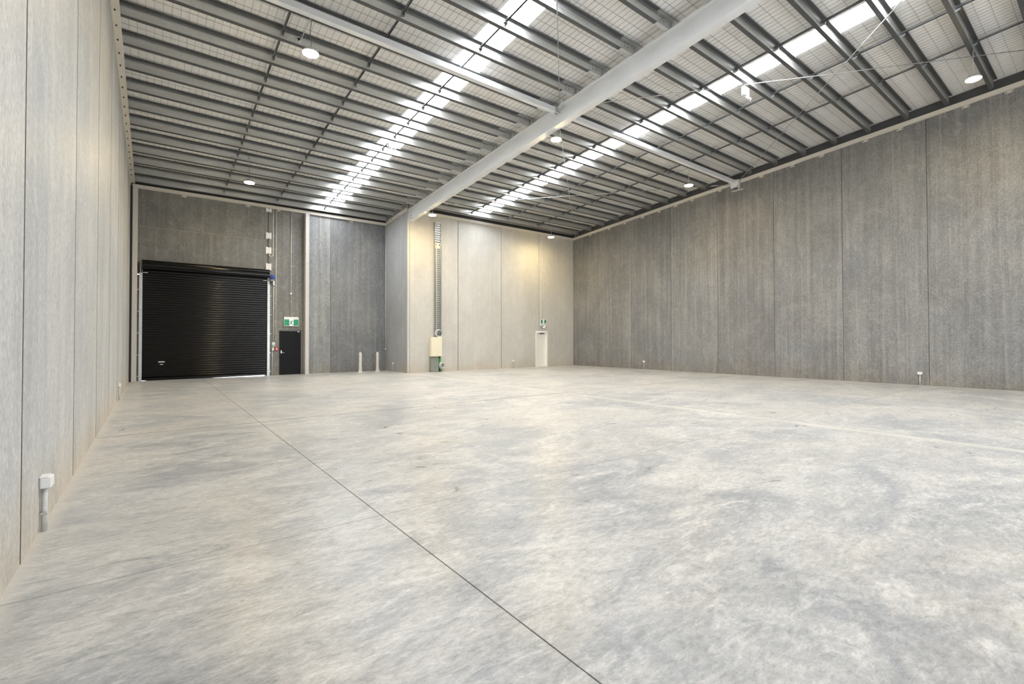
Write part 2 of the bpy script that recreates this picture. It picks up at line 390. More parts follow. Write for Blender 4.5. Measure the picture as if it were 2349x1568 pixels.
def wall_x(name, Y, depth, m, pieces, toprel, jm=None, g=.007, mats={}):
    """wall facing -Y at Y; pieces: list of lists of (x0,x1,z0,z1) boxes, each list one panel"""
    T = zr(Y, toprel)
    w = None; back = MB()
    for pc in pieces:
        for (x0, x1, z0, z1) in pc: back.box(x0, x1, Y+.05, Y+depth, z0 if z0 else -.03, min(z1, T)-.0)
    w = build(back, name, jm or M_joint, kind='structure')
    for ip, pc in enumerate(pieces):
        X0 = min(p[0] for p in pc); X1 = max(p[1] for p in pc); Z0 = min(p[2] for p in pc); Z1 = max(min(p[3], T) for p in pc)
        mb = MB()
        for (x0, x1, z0, z1) in pc:
            mb.box(x0+(g if x0 == X0 else 0), x1-(g if x1 == X1 else 0), Y, Y+.05, z0+(g if z0 == Z0 and z0 > 0 else 0), min(z1, T)-(g if z1 == Z1 and z1 < T-.1 else 0))
        build(mb, 'panel', mats.get(ip, m), w)
    return w
BIG = 99
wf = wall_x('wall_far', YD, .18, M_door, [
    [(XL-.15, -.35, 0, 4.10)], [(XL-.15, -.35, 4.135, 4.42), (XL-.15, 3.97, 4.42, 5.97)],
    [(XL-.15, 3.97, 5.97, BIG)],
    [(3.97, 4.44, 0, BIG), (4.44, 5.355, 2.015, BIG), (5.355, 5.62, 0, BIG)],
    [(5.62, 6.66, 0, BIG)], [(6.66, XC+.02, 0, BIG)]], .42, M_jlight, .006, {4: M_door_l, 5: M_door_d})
build(MB().box(XL+.02, 3.90, YD-.003, YD+.004, 5.963, 5.977), 'sealant_line', M_jlight, wf)
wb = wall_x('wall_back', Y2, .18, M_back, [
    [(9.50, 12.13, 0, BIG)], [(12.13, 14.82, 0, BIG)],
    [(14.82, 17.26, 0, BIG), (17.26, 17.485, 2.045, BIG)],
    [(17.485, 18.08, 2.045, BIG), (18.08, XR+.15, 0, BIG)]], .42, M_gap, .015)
# return wall between the two back walls (faces the left)
wrn = build(MB().hexa([(XC+.05,Y2+.01,-.03),(XC+.16,Y2+.01,-.03),(XC+.16,YD+.2,-.03),(XC+.05,YD+.2,-.03),(XC+.05,Y2+.01,zr(Y2,.43)),(XC+.16,Y2+.01,zr(Y2,.43)),(XC+.16,YD+.2,zr(YD,.43)),(XC+.05,YD+.2,zr(YD,.43))]), 'wall_return', M_joint, kind='structure')
mb = MB(); mb.hexa([(XC,Y2+.012,0),(XC+.045,Y2+.012,0),(XC+.045,YD,0),(XC,YD,0),(XC,Y2+.012,zr(Y2,.43)),(XC+.045,Y2+.012,zr(Y2,.43)),(XC+.045,YD,zr(YD,.43)),(XC,YD,zr(YD,.43))])
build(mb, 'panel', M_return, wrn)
mb = MB().box(XC+.012, XC+.112, Y2-.012, Y2+.008, 0, zr(Y2,.15)); build(mb, 'edge_strip', M_back, wrn)
build(MB().box(XL+.01, XC-.01, YD-.06, YD-.03, zr(YD,.135), zr(YD,.30)), 'shade_strip_far', M_gap, kind='structure')  # dark strip painting in the shade between far rail and purlin
build(MB().box(9.76, XR-.02, Y2-.06, Y2-.03, zr(Y2,.135), zr(Y2,.30)), 'shade_strip_back', M_gap, kind='structure')  # black strip standing in for the shadow gap over the back rail
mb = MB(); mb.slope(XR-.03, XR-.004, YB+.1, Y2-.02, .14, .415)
build(mb, 'shade_strip_right', plain('charcoal_shade', (.06,.062,.066), .5), kind='structure')  # dark plate stands in for shade on the concrete above the rail
# wall behind the camera with an unseen wide opening, added to let daylight in
wn = wall_x('wall_near', YB, -.18, M_back, [[(XL-.15, 5, 0, BIG)], [(5, 13, 5.4, BIG)], [(13, 16.6, 0, BIG)], [(16.6, XR+.15, 0, BIG)]], .42)
# black flashing strip in the left far corner
build(MB().box(XL-.003, -.652, 22.93, YD+.06, 0, 4.10).box(XL-.003, -.652, 22.93, YD+.06, 4.135, zr(23,-.03)), 'trim_2', M_gap, kind='structure')
# ------------------------------------------------------------------ ceiling, skylights, safety mesh
SK = [(6.09, 6.905), (12.92, 13.625)]
ROOFY0, ROOFY1 = YB-.15, YD+.25
segs = [(XL-.15, SK[0][0]), (SK[0][1], SK[1][0]), (SK[1][1], XR+.15)]
mb = MB()
for a, b_ in segs: mb.slope(a, b_, ROOFY0, ROOFY1, ROOF, ROOF+.10)
for (a, b_), e in zip(SK, (YD-.55, Y2-.62)): mb.slope(a, b_, e, ROOFY1, ROOF, ROOF+.10)
ceil = build(mb, 'ceiling', M_ins, kind='structure')
SKE = (YD-.55, Y2-.62)
for i, (a, b_) in enumerate(SK):
    mb = MB(); mb.slope(a-.02, b_+.02, ROOFY0, SKE[i]+.02, ROOF+.02, ROOF+.025)
    build(mb, 'window_%d' % (i+1), M_sky, kind='structure')
mb = MB(); w_ = .0022
x = XL+.09
while x < XR:
    if not any(a+.03 < x < b_-.03 for a, b_ in SK): mb.slope(x-w_, x+w_, ROOFY0+.2, ROOFY1-.3, ROOF-.018, ROOF-.018+2*w_)
    x += .1505
y = ROOFY0+.3; k = 0
while y < ROOFY1-.3:
    for a, b_ in segs:
        mb.slope(a+.0, b_-.0, y-w_, y+w_, ROOF-.022, ROOF-.022+2*w_)
    y += .31 if k % 3 else .26; k += 1
build(mb, 'safety_mesh', M_wire, ceil, kind='stuff')
# ------------------------------------------------------------------ purlins
def offset_outline(pts, t):
    """thick open polyline -> closed outline"""
    P = [Vector(p) for p in pts]; L = []; R_ = []
    for i, p in enumerate(P):
        d1 = (P[i]-P[i-1]).normalized() if i else None
        d2 = (P[i+1]-P[i]).normalized() if i < len(P)-1 else None
        n1 = Vector((-d1.y, d1.x)) if d1 else None; n2 = Vector((-d2.y, d2.x)) if d2 else None
        if n1 and n2: nn_ = (n1+n2); nn_ = nn_/nn_.dot(n1)
        else: nn_ = n1 or n2
        L.append(p+nn_*t/2); R_.append(p-nn_*t/2)
    return [tuple(q) for q in L]+[tuple(q) for q in reversed(R_)]
PB = .165                                              # underside of the purlins above the rail line
FAR = [2.42,3.44,4.46,5.53,6.585,7.645,8.71,9.76,10.81,11.85,12.885,13.93,14.97,16.01,17.05,18.10,19.12,20.16,21.18,22.18,23.10]
FAR = [2.42-1.035*k for k in range(9,0,-1)] + FAR
FL = .092; PH = .25
zprof = [(FL,.018),(FL,0),(0,0),(0,PH),(-FL+.006,PH),(-FL+.006,PH-.018)]
out = offset_outline(zprof, .004)
PURL = []
n_in = len(FAR)
nth = 0
for k, fy in enumerate(reversed(FAR)):                 # counted from the roller-door wall
    wy = fy-FL
    past = fy > Y2-.2
    x1 = 9.30 if past else 20.06
    loc = (XL+.06, wy, zr(wy, PB))
    lab = ('galvanised Z purlin resting above the far wall rail, nearest the roller-door wall' if k == 0 else
           'galvanised steel roof purlin, %s from the roller-door wall' % ordn[min(k, 24)])
    lb = 'eaves purlins' if k == 0 else None
    if k > 21: lab = 'galvanised steel roof purlin overhead, %s from the near end wall' % ordn[29-k]
    t = empty('purlin', loc, lab, 'beam', 'roof purlins')
    dz = -SL
    o2 = [(a, b_ + a*dz) for a, b_ in out]
    yy, zz_ = loc[1], loc[2]
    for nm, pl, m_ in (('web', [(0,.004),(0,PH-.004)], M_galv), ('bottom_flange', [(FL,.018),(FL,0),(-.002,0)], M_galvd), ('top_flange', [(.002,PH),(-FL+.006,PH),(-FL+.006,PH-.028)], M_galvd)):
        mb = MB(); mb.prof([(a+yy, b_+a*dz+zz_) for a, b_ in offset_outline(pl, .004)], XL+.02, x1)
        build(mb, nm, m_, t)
    mb = MB(); mb.prof([(loc[1]-.008+a, loc[2]+b_) for a, b_ in ((0,.10),(.006,.105),(.006,.145),(0,.15))], XL+.02, x1)
    build(mb, 'web_rib', M_galv, t)
    if not past:
        # lapped splice over the roof beam
        mb = MB(); mb.prof([(a*1.02+loc[1]-.006, b_+loc[2]-.004) for a, b_ in o2], 9.05, 10.15)
        build(mb, 'splice_sleeve', M_galv, t)
        mb = MB()
        for bx in (9.17, 9.28, 9.93, 10.03):
            for bz in (.08, .17): mb.lathe([(.012,0),(.012,.012)], (bx, loc[1]-.024, loc[2]+bz), 6, 'y', False)
        build(mb, 'bolt_set', M_bridge, t)
    PURL.append((wy, loc[2], past))
# ------------------------------------------------------------------ bridging rows
def bridging(X, label, pieces):
    P = sorted(PURL)
    t = empty('bridging_row', (X, 10, zr(10, PB+.09)), label, 'bracing', 'purlin bridging rows')
    proto = None
    for (y0, z0, p0), (y1, z1, p1) in zip(P, P[1:]):
        if X > 9.4 and p1: continue
        a, b_ = y0+.012, y1-.02
        za, zb = z0+.10, z1+.10
        mb = MB()
        for (dx0, dx1, dz0, dz1) in ((-.022,.022,.040,.044),(-.022,-.018,0,.044),(.018,.022,.0,.044)):
            mb.hexa([(X+dx0,a,za+dz0),(X+dx1,a,za+dz0),(X+dx1,b_,zb+dz0),(X+dx0,b_,zb+dz0),(X+dx0,a,za+dz1),(X+dx1,a,za+dz1),(X+dx1,b_,zb+dz1),(X+dx0,b_,zb+dz1)])
        build(mb, 'bar', M_bridge, t)
        mb = MB()                                       # cleat on the near face of the purlin web
        mb.hexa([(X-.03,y1-.012,z1+.03),(X+.055,y1-.012,z1+.03),(X+.055,y1-.004,z1+.03),(X-.03,y1-.004,z1+.03),(X-.02,y1-.012,z1+.20),(X+.03,y1-.012,z1+.20),(X+.03,y1-.004,z1+.20),(X-.02,y1-.004,z1+.20)])
        mb.hexa([(X+.024,y1-.10,z1+.055),(X+.028,y1-.10,z1+.055),(X+.028,y1-.01,z1+.03),(X+.024,y1-.01,z1+.03),(X+.024,y1-.10,z1+.10),(X+.028,y1-.10,z1+.10),(X+.028,y1-.01,z1+.20),(X+.024,y1-.01,z1+.20)])
        mb.lathe([(.012,0),(.012,.018)], (X+.012, y1-.03, z1+.075), 6, 'y', False)
        build(mb, 'cleat', M_galv2 if X > 13 else M_galv, t)
    return t
bridging(2.27, 'steel bridging bars between purlins, row nearest the left wall', 0)
bridging(4.26, 'steel bridging bars between purlins, between left wall and first skylight', 0)
bridging(6.27, 'steel bridging bars between purlins crossing under the left skylight strip', 0)
bridging(12.53, 'steel bridging bars between purlins beside the right skylight strip', 0)
bridging(14.70, 'pale-edged bridging bars between purlins, second row right of the roof beam', 0)
bridging(16.80, 'steel bridging bars between purlins, row nearest the right wall', 0)
# ------------------------------------------------------------------ main roof beam (I section)
t = empty('roof_beam', (9.605, Y2, zr(Y2, -.40)), 'large white sloping steel I-beam crossing the whole roof', 'beam')
AX0, AX1, RT, RBt = 9.49, 9.72, .158, -.40
ya, yb = YB+.05, Y2-.03
mb = MB(); mb.slope(AX0, AX1, ya, yb, RT-.018, RT); mb.slope(9.599, 9.611, ya, yb, RBt+.018, RT-.018)
mb.slope(AX0, AX1, ya, yb, RBt, RBt+.018)
build(mb, 'section', M_paint, t)
build(MB().box(9.47, 9.74, Y2-.03, Y2-.012, zr(Y2,-.42), zr(Y2,.17)), 'end_plate', M_paint, t)
mb = MB()
for dz in (-.30,-.16,-.02,.10):
    for bx in (9.53, 9.68): mb.lathe([(.016,0),(.016,.02)], (bx, Y2-.05, zr(Y2,dz)), 6, 'y', False)
build(mb, 'bolt_set', M_bridge, t)
for (wy, z, past) in PURL:
    if past or wy < -2: continue
    build(MB().box(9.585, 9.593, wy-.09, wy-.014, zr(wy,RT)+.001, zr(wy,PB+.2)), 'purlin_cleat', M_paint, t)
# ------------------------------------------------------------------ tie beams across the bays
def tie(name, x0, x1, lab):
    t = empty(name, ((x0+x1)/2, 10.455, 8.37), lab, 'beam')
    build(MB().bbox(x0, x1, 10.385, 10.53, 8.372, 8.525, .008), 'section', M_paint, t)
    return t
t1 = tie('tie_beam', XL+.05, 9.42, 'horizontal white square tie beam left of the main roof beam')
build(MB().box(9.42, 9.60, 10.37, 10.545, 8.345, 8.357), 'end_plate', M_paint, t1)
build(MB().box(9.42, 9.43, 10.36, 10.55, 8.357, 8.54), 'end_cap', M_paint, t1)
mb = MB()
for bx in (9.45, 9.51): mb.lathe([(.014,0),(.014,-.02)], (bx, 10.41, 8.345), 6, 'z', False)
build(mb, 'bolt_set', M_black, t1)
t2 = tie('tie_beam', 9.76, 20.03, 'horizontal white square tie beam right of the main roof beam')
build(MB().box(9.612, 9.76, 10.45, 10.465, 8.36, 8.54), 'end_plate', M_paint, t2)
mb = MB(); mb.box(20.03, 20.05, 10.24, 10.60, 8.20, 8.53); mb.box(20.05, XR-.002, 10.26, 10.275, 8.12, 8.55); mb.box(20.05, XR-.002, 10.56, 10.575, 8.20, 8.50)
mb.box(20.10, XR-.002, 10.10, 10.60, 8.08, 8.095)
build(mb, 'wall_bracket', M_paint, t2)
mb = MB()
for yy, zz in ((10.28,8.50),(10.28,8.25),(10.16,8.06)): mb.lathe([(.018,0),(.018,-.02)], (20.03, yy, zz), 6, 'x', False)
build(mb, 'bolt_set', M_black, t2)
# ------------------------------------------------------------------ wall rails with their bolted brackets
def bracket_xwall(t, X, Y, Z):                          # on a wall facing -Y
    b = build(MB().box(X-.085, X+.085, Y-.012, Y-.001, Z-.07, Z+.002).hexa([(X-.004,Y-.10,Z-.001),(X+.004,Y-.10,Z-.001),(X+.004,Y-.012,Z-.06),(X-.004,Y-.012,Z-.06),(X-.004,Y-.10,Z),(X+.004,Y-.10,Z),(X+.004,Y-.012,Z),(X-.004,Y-.012,Z)]), 'bracket', M_cream, t)
    m_ = MB()
    for d in (-.06, .06): m_.lathe([(.013,0),(.013,.012)], (X+d, Y-.024, Z-.035), 6, 'y', False)
    build(m_, 'bolt', M_black, b)
def rail_x(lab, x0, x1, Y, relY, xs_):
    z = zr(Y)
    t = empty('wall_rail', ((x0+x1)/2, Y-.05, z), lab, 'beam')
    mb = MB(); mb.box(x0, x1, Y-.11, Y-.001, z, z+.010); mb.box(x0, x1, Y-.11, Y-.10, z+.01, z+.13); mb.box(x0, x1, Y-.10, Y-.001, z+.12, z+.13)
    build(mb, 'channel', M_cream, t)
    for X in xs_: bracket_xwall(t, X, Y, z)
    return t
rail_x('cream steel rail bolted along the top of the roller-door wall', XL+.05, XC-.002, YD, 0, [.95, 3.2, 4.40, 7.63])
rail_x('cream steel rail bolted along the top of the pale back wall', 9.76, XR-.12, Y2, 0, [11.4, 13.1, 14.0, 15.6, 16.6, 19.0])
def rail_y(lab, X, s, y0, y1, ys_, hgt=.13, w=.10):
    t = empty('wall_rail', (X, (y0+y1)/2, zr((y0+y1)/2)), lab, 'beam')
    a, b_ = sorted((X-s*.001, X-s*w)); f0, f1 = sorted((X-s*w, X-s*(w-.01))); g0, g1 = sorted((X-s*(w-.01), X-s*.001))
    mb = MB(); mb.slope(a, b_, y0, y1, 0, .01); mb.slope(f0, f1, y0, y1, .01, hgt); mb.slope(g0, g1, y0, y1, hgt-.01, hgt)
    build(mb, 'channel', M_cream, t)
    for Y in ys_:
        Z = zr(Y)
        p0, p1 = sorted((X-s*.001, X-s*.012))
        bb = MB().box(p0, p1, Y-.09, Y+.09, Z-.075, Z+.004)
        bb.hexa([(X-s*w,Y-.004,Z-.002),(X-s*w,Y+.004,Z-.002),(X-s*.012,Y+.004,Z-.065),(X-s*.012,Y-.004,Z-.065),(X-s*w,Y-.004,Z+.0),(X-s*w,Y+.004,Z+.0),(X-s*.012,Y+.004,Z),(X-s*.012,Y-.004,Z)])
        bo = build(bb, 'bracket', M_cream, t)
        m_ = MB()
        for d in (-.062, .062): m_.lathe([(.015,0),(.015,-s*.014)], (X-s*.012, Y+d, Z-.038), 6, 'x', False)
        build(m_, 'bolt', M_black, bo)
    return t
rail_y('cream sloping steel rail on the right wall, beyond the tie beam bracket', XR, 1, 10.62, Y2-.002, [11.2,12.6,13.5,14.46,15.5,16.68,17.8,19.26])
rail_y('cream sloping steel rail on the right wall, nearer than the tie beam bracket', XR, 1, YB+.1, 10.24, [-.9,.6,2.02,2.98,4.65,5.65,7.07,8.12,9.35])
def rail_ang(lab, X, s, y0, y1, ys_, w, bs):
    t = empty('wall_rail', (X, (y0+y1)/2, zr((y0+y1)/2)), lab, 'beam')
    a, b_ = sorted((X-s*.001, X-s*w)); f0, f1 = sorted((X-s*.001, X-s*.011))
    mb = MB(); mb.slope(a, b_, y0, y1, .15, .16); mb.slope(f0, f1, y0, y1, 0.02, .15)
    build(mb, 'angle', M_cream, t)
    for Y in ys_:
        build(MB().lathe([(bs,0),(bs,-.03)], (X-s*(w*.35), Y, zr(Y,.15)), 8, 'z', False), 'bolt', M_black, t)
    return t
rail_ang('cream steel angle with a row of dark bolts along the left wall top', XL, -1, YB+.1, YD-.1, [.9+.535*k for k in range(41)], .13, .014)
rail_ang('short cream steel angle on top of the silver return wall', XC, 1, Y2+.02, YD-.12, [20.95,21.2,21.9,22.5,23.0], .07, .013)
# ------------------------------------------------------------------ columns on the roller-door wall
def column(x0, x1, y0, lab, side):
    t = empty('steel_column', ((x0+x1)/2, (y0+YD)/2, 0), lab, 'column')
    zt = zr(YD, 0)
    mb = MB(); mb.box(x0, x1, y0, y0+.012, 0, zt); mb.box((x0+x1)/2-.005, (x0+x1)/2+.005, y0+.012, YD-.013, 0, zt); mb.box(x0, x1, YD-.013, YD-.001, 0, zt)
    build(mb, 'section', M_col, t)
    mb = MB()
    for zz in (4.6+.45, 5.35+.15):
        for dx in (.03, x1-x0-.03): mb.lathe([(.012,0),(.012,-.012)], (x0+dx, y0, zz), 6, 'y', False)
    build(mb, 'bolt_set', M_bridge, t)
column(-.65, -.50, 22.98, 'pale grey steel column in the corner left of the roller door', 0)
column(5.46, 5.615, 22.99, 'pale grey steel column just right of the black door', 0)
# ------------------------------------------------------------------ brace rods
def rod(p0, p1, lab, tb, r=.012):
    p0, p1 = Vector(p0), Vector(p1)
    t = empty('brace_rod', p0, lab, 'bracing')
    build(MB().tube([p0, p1], r, 8), 'rod', M_galv2, t)
    q = p0.lerp(p1, tb); d = (p1-p0).normalized()
    build(MB().tube([q-d*.16, q-d*.14, q+d*.14, q+d*.16], [.012,.021,.021,.012], 8), 'turnbuckle', M_galv, t)
    mb = MB()
    for q in (p0, p1):
        s_ = 1 if q == p0 else -1
        mb.tube([q-d*s_*.01, q+d*s_*.12], .016, 8)
    build(mb, 'end_fitting', M_galv, t)
B0 = .07
def zb(Y, r_=B0): return zr(Y, r_)
rod((9.75, 10.0, zb(10.0)), (20.12, -.75, zb(-.75)), 'long thin brace rod crossing below the right skylight from the roof beam', .19)
rod((20.05, 10.25, zb(10.25,.03)), (9.75, -.33, zb(-.33,.03)), 'brace rod rising from the tie beam wall bracket toward the upper right', .9)
rod((9.45, 10.22, zb(10.22)), (-.55, -.35, zb(-.35)), 'near-vertical brace rod in the left bay rising from the beam junction', .39)
rod((9.75, 10.62, zb(10.62)), (20.1, 20.35, zb(20.35)), 'thin brace rod running from the beam junction to the far right corner', .12)
rod((20.1, 10.62, zb(10.62,.03)), (9.76, 19.75, zb(19.75,.03)), 'thin brace rod from the tie beam wall bracket to the roof beam far end', .05)
mb = MB().tube([(9.47,10.25,8.42),(9.47,10.20,8.50),(9.47,10.12,8.56),(9.47,10.06,8.60)], [.03,.035,.035,.02], 8)
o = build(mb, 'brace_hook', M_galv, origin=(9.47,10.2,8.42)); tag(o, 'curved grey steel hook fitting where brace rod meets roof beam', 'fitting')
# ------------------------------------------------------------------ high bay lamps
def lamp(loc, drop, lab, beamside=False):
    x, y, z = loc
    t = empty('high_bay_lamp', loc, lab, 'lamp', 'high bay lamps')
    build(MB().lathe([(.02,.11),(.06,.105),(.075,.07),(.15,.05),(.166,.035),(.168,.004),(.161,.0)], loc, 28), 'housing', M_pvcg, t)
    mb = MB()
    for k in range(12):
        a = k*math.pi/6; c, s_ = math.cos(a), math.sin(a)
        mb.hexa([(x+c*.05-s_*.003,y+s_*.05+c*.003,z+.05),(x+c*.14-s_*.003,y+s_*.14+c*.003,z+.04),(x+c*.14+s_*.003,y+s_*.14-c*.003,z+.04),(x+c*.05+s_*.003,y+s_*.05-c*.003,z+.05),
                 (x+c*.05-s_*.003,y+s_*.05+c*.003,z+.10),(x+c*.14-s_*.003,y+s_*.14+c*.003,z+.07),(x+c*.14+s_*.003,y+s_*.14-c*.003,z+.07),(x+c*.05+s_*.003,y+s_*.05-c*.003,z+.10)])
    build(mb, 'heat_sink', M_black, t)
    build(MB().lathe([(.160,.0),(.158,-.012),(.14,-.022),(.06,-.026)], loc, 28), 'diffuser', M_lamp, t)
    pts = [(x+.012*math.sin(i*1.1)*(0 if i in (0,) else 1), y, z+.11+(drop-.11)*i/8) for i in range(9)]
    build(MB().tube(pts, .008, 6), 'cord', M_pvcg if drop < 1 and x > 9 else M_bridge, t)
    wy, wz, _p = min((p for p in PURL if p[0] > y-.02), key=lambda p: p[0])
    build(MB().box(x-.012, x+.012, y-.012, wy+.002, z+drop-.012, z+drop+.004).box(x-.04, x+.04, wy-.008, wy+.002, z+drop-.012, z+drop+.12), 'hook_plate', M_galv, t)
rows = [((2.64,10.765,7.757),.755,'glowing round high bay lamp, large one under the tie beam at upper left'),
        ((2.635,18.93,7.117),.78,'glowing round high bay lamp hanging above the roller door'),
        ((9.81,10.765,7.757),.76,'glowing round high bay lamp hanging just below the beam junction'),
        ((17.09,10.79,7.795),.715,'glowing round high bay lamp below the right end of the tie beam'),
        ((16.97,2.34,8.38),.76,'glowing oval-looking high bay lamp near the upper right corner'),
        ((9.79,18.95,7.125),.76,'glowing round high bay lamp above the cable ladder'),
        ((16.97,19.065,7.116),.77,'glowing round high bay lamp above the white door')]
for a in rows: lamp(*a)
# ------------------------------------------------------------------ emergency twin-spot lights hanging under the skylights
def twin(loc, lab):
    x, y, z = loc
    t = empty('emergency_light', loc, lab, 'lamp', 'twin-spot emergency lights')
    build(MB().bbox(x-.14, x+.14, y-.05, y+.05, z, z+.26, .012), 'battery_box', M_whitep, t)
    for s_ in (-.065, .065): build(MB().box(x+s_-.005, x+s_+.005, y-.004, y+.004, z+.26, z+.40), 'hanger', M_galv2, t)
    for s_ in (-.07, .07):
        h = build(MB().tube([(x+s_,y-.0,z),(x+s_,y-.02,z-.03),(x+s_,y-.06,z-.06)], .012, 8), 'arm', M_galv2, t)
        c = Vector((x+s_, y-.07, z-.075)); d = Vector((s_*2, -1, -.6)).normalized()
        build(MB().tube([c-d*.03, c, c+d*.03, c+d*.05], [.025,.04,.045,.045], 10), 'spot_head', M_whitep, h)
twin((6.32, 15.15, 8.02), 'white twin-spot emergency light hanging in the glare of left skylight')
twin((13.30, 6.57, 8.49), 'white twin-spot emergency light hanging under the right skylight')
# ------------------------------------------------------------------ roller door
t = empty('door_1', (1.8, YD-.05, 0), 'black corrugated roller door in the dark far wall', 'door', None, 'structure')
X0, X1 = -.348, 3.968
mb = MB(); yc = YD+.0; pts = []
pitch = .0957; nrib = 45; z0c = .085
for k in range(nrib):
    z = z0c+k*pitch
    pts += [(yc, z), (yc-.001, z+.050)] + [(yc-.017*math.sin(math.pi*i/8)**.8, z+.052+.036*i/8) for i in range(1,8)] + [(yc, z+.090)]
outl = pts + [(yc, z0c+nrib*pitch), (yc+.012, z0c+nrib*pitch), (yc+.012, z0c)]
pts.append((yc, z0c+nrib*pitch))
for a, b_ in pts: mb.v += [(X0,a,b_), (X1,a,b_)]
for i in range(len(pts)-1): mb.smooth.add(len(mb.f)); mb.f.append((2*i,2*i+1,2*i+3,2*i+2))
mb.box(X0, X1, yc+.005, yc+.015, z0c, z0c+nrib*pitch)
cur = build(mb, 'curtain', M_curtain, t)
mb = MB()
for xa, xb, za, zb_ in ((X0, X0+.15, .02, .004), (X0+.15, 1.95, .001, .001), (1.95, X1-.10, .006, .034), (X1-.10, X1, .004, .004)):
    mb.hexa([(xa,yc-.035,za),(xb,yc-.035,zb_),(xb,yc+.02,zb_),(xa,yc+.02,za),(xa,yc-.035,.10),(xb,yc-.035,.10),(xb,yc+.02,.10),(xa,yc+.02,.10)])
build(mb, 'bottom_rail', M_curtain, t)
# coiled drum with corrugations
prof = []
mbd = MB(); cy, cz, R0 = YD-.20, 4.47, .175
nseg = 48; ring = []
for k in range(nseg):
    a = 2*math.pi*k/nseg; R = R0 + (.010 if k % 4 == 0 else 0)
    ring.append((cy+math.cos(a)*R, cz+math.sin(a)*R))
mbd.prof(ring, X0-.01, X1+.03)
build(mbd, 'drum', M_curtain, t)
for xx in (X0-.03, X1+.035):
    build(MB().lathe([(.13,0),(.13,.018),(.05,.018),(.05,.03)] if xx > 0 else [(.13,0),(.13,.018)], (xx, cy, cz), 20, 'x'), 'drum_end', M_galv2, t)
for xx in (-.445, 3.955):
    g = build(MB().box(xx, xx+.10, YD-.075, YD-.070, 0, 4.17).box(xx, xx+.005, YD-.07, YD-.002, 0, 4.17).box(xx+.095, xx+.10, YD-.07, YD-.045, 0, 4.17), 'guide_rail', M_galv2, t)
    sx = xx-.05 if xx < 0 else xx+.10
    for zz in (.16,.98,1.82,2.66,3.5):
        build(MB().box(sx, sx+.05, YD-.03, YD-.002, zz, zz+.04).lathe([(.012,0),(.012,-.014)], (sx+.02, YD-.03, zz+.02), 6, 'y', False), 'clip', M_galv2, g)
    build(MB().box(xx+.02, xx+.05, YD-.25, YD-.002, 4.17, 4.60), 'drum_bracket', M_bridge, t)
for xx in (-.33, 3.78): build(MB().box(xx, xx+.15, YD-.12, YD-.06, 4.165, 4.185), 'stop_bar', M_galv2, t)
build(MB().bbox(.16, .36, YD-.045, YD-.012, .70, .735, .004).box(.21, .31, YD-.04, YD-.012, .61, .63), 'lock_plate', M_whitep, t)
# motor, chain guide and plug
t = empty('door_motor', (4.05, YD-.1, 4.3), 'black motor with blue plug at the roller drum end', 'motor')
build(MB().bbox(3.985, 4.05, YD-.26, YD-.03, 4.18, 4.62, .02), 'motor_body', M_black, t)
build(MB().tube([(4.02,YD-.2,4.2),(4.03,YD-.18,4.05),(4.08,YD-.15,4.02),(4.12,YD-.12,4.15)], .012, 6), 'lead', M_black, t)
pl_ = build(MB().lathe([(.05,-.10),(.095,-.08),(.105,0),(.08,.03)], (4.12, YD-.13, 4.34), 16, 'y'), 'plug', M_blue, t)
build(MB().box(4.03, 4.17, YD-.16, YD-.02, 4.20, 4.24), 'plug_collar', M_whitep, t)
# steel joint plates
t0 = None
for i, (za, zb_, lab) in enumerate([(7.24, 7.405, 'white joint plate half hidden under the far wall rail'), (6.05, 6.33, 'white joint plate, upper of the two plates in line above the roller door end'), (5.39, 5.68, 'white joint plate beside the hooked conduit end'), (4.66, 4.96, 'white joint plate touching the roller drum end')]):
    t = empty('joint_plate', (4.02, YD-.02, za), lab, 'plate', 'joint plates on the far wall')
    build(MB().bbox(3.90, 4.11, YD-.030, YD-.001, za, zb_, .004), 'plate', M_whitep, t)
    build(MB().box(3.885, 3.90, YD-.045, YD-.001, za-.01, zb_+.01), 'flange', M_whitep, t)
    build(MB().box(3.99, 4.03, YD-.033, YD-.028, za-.004, za+.03).box(3.99, 4.03, YD-.033, YD-.028, zb_-.03, zb_+.004), 'notch', M_joint, t)
tag(build(MB().box(3.985, 4.00, YD-.006, YD+.02, 4.96, 7.3), 'sealant_joint', M_gap, origin=(3.99,YD,4.96)), 'dark vertical sealant joint between the white joint plates', 'joint')
# ------------------------------------------------------------------ conduits
def conduit(name_lab, pts, r=.014, boxes=(), clips=(), m=None, axis='y'):
    t = empty('conduit', pts[-1] if pts[-1][2] < pts[0][2] else pts[0], name_lab, 'conduit')
    build(MB().tube(pts, r, 8), 'pipe', m or M_pvc, t)
    for c in clips:
        p = Vector(c)
        build(MB().bbox(p.x-.025, p.x+.025, p.y-.012, p.y+.012, p.z-.012, p.z+.012, .003), 'saddle', m or M_pvc, t)
    for c in boxes:
        build(MB().lathe([(.04,-.02),(.045,0),(.04,.02)], c, 14, axis), 'junction_box', M_whitep, t)
    return t
yf = YD-.02
J = [(4.175, yf, 7.40), (4.175, yf, 5.36)] + [(4.095+.08*math.cos(a), yf, 5.36-.08*math.sin(a)) for a in [k*math.pi/8 for k in range(1,9)]] + [(4.015, yf, 5.40)]
conduit('white conduit ending in an upturned hook beside the joint plates', J, .016, clips=[(4.18,yf,z) for z in (6.9,6.2,5.6)])
conduit('thin white conduit dropping to the red stop button', [(4.30,yf,7.35),(4.30,yf,3.0),(4.305,yf,1.25)], .012, clips=[(4.29,yf,z) for z in (6.5,5.6,4.8,4.0,3.2,2.4,1.6)])
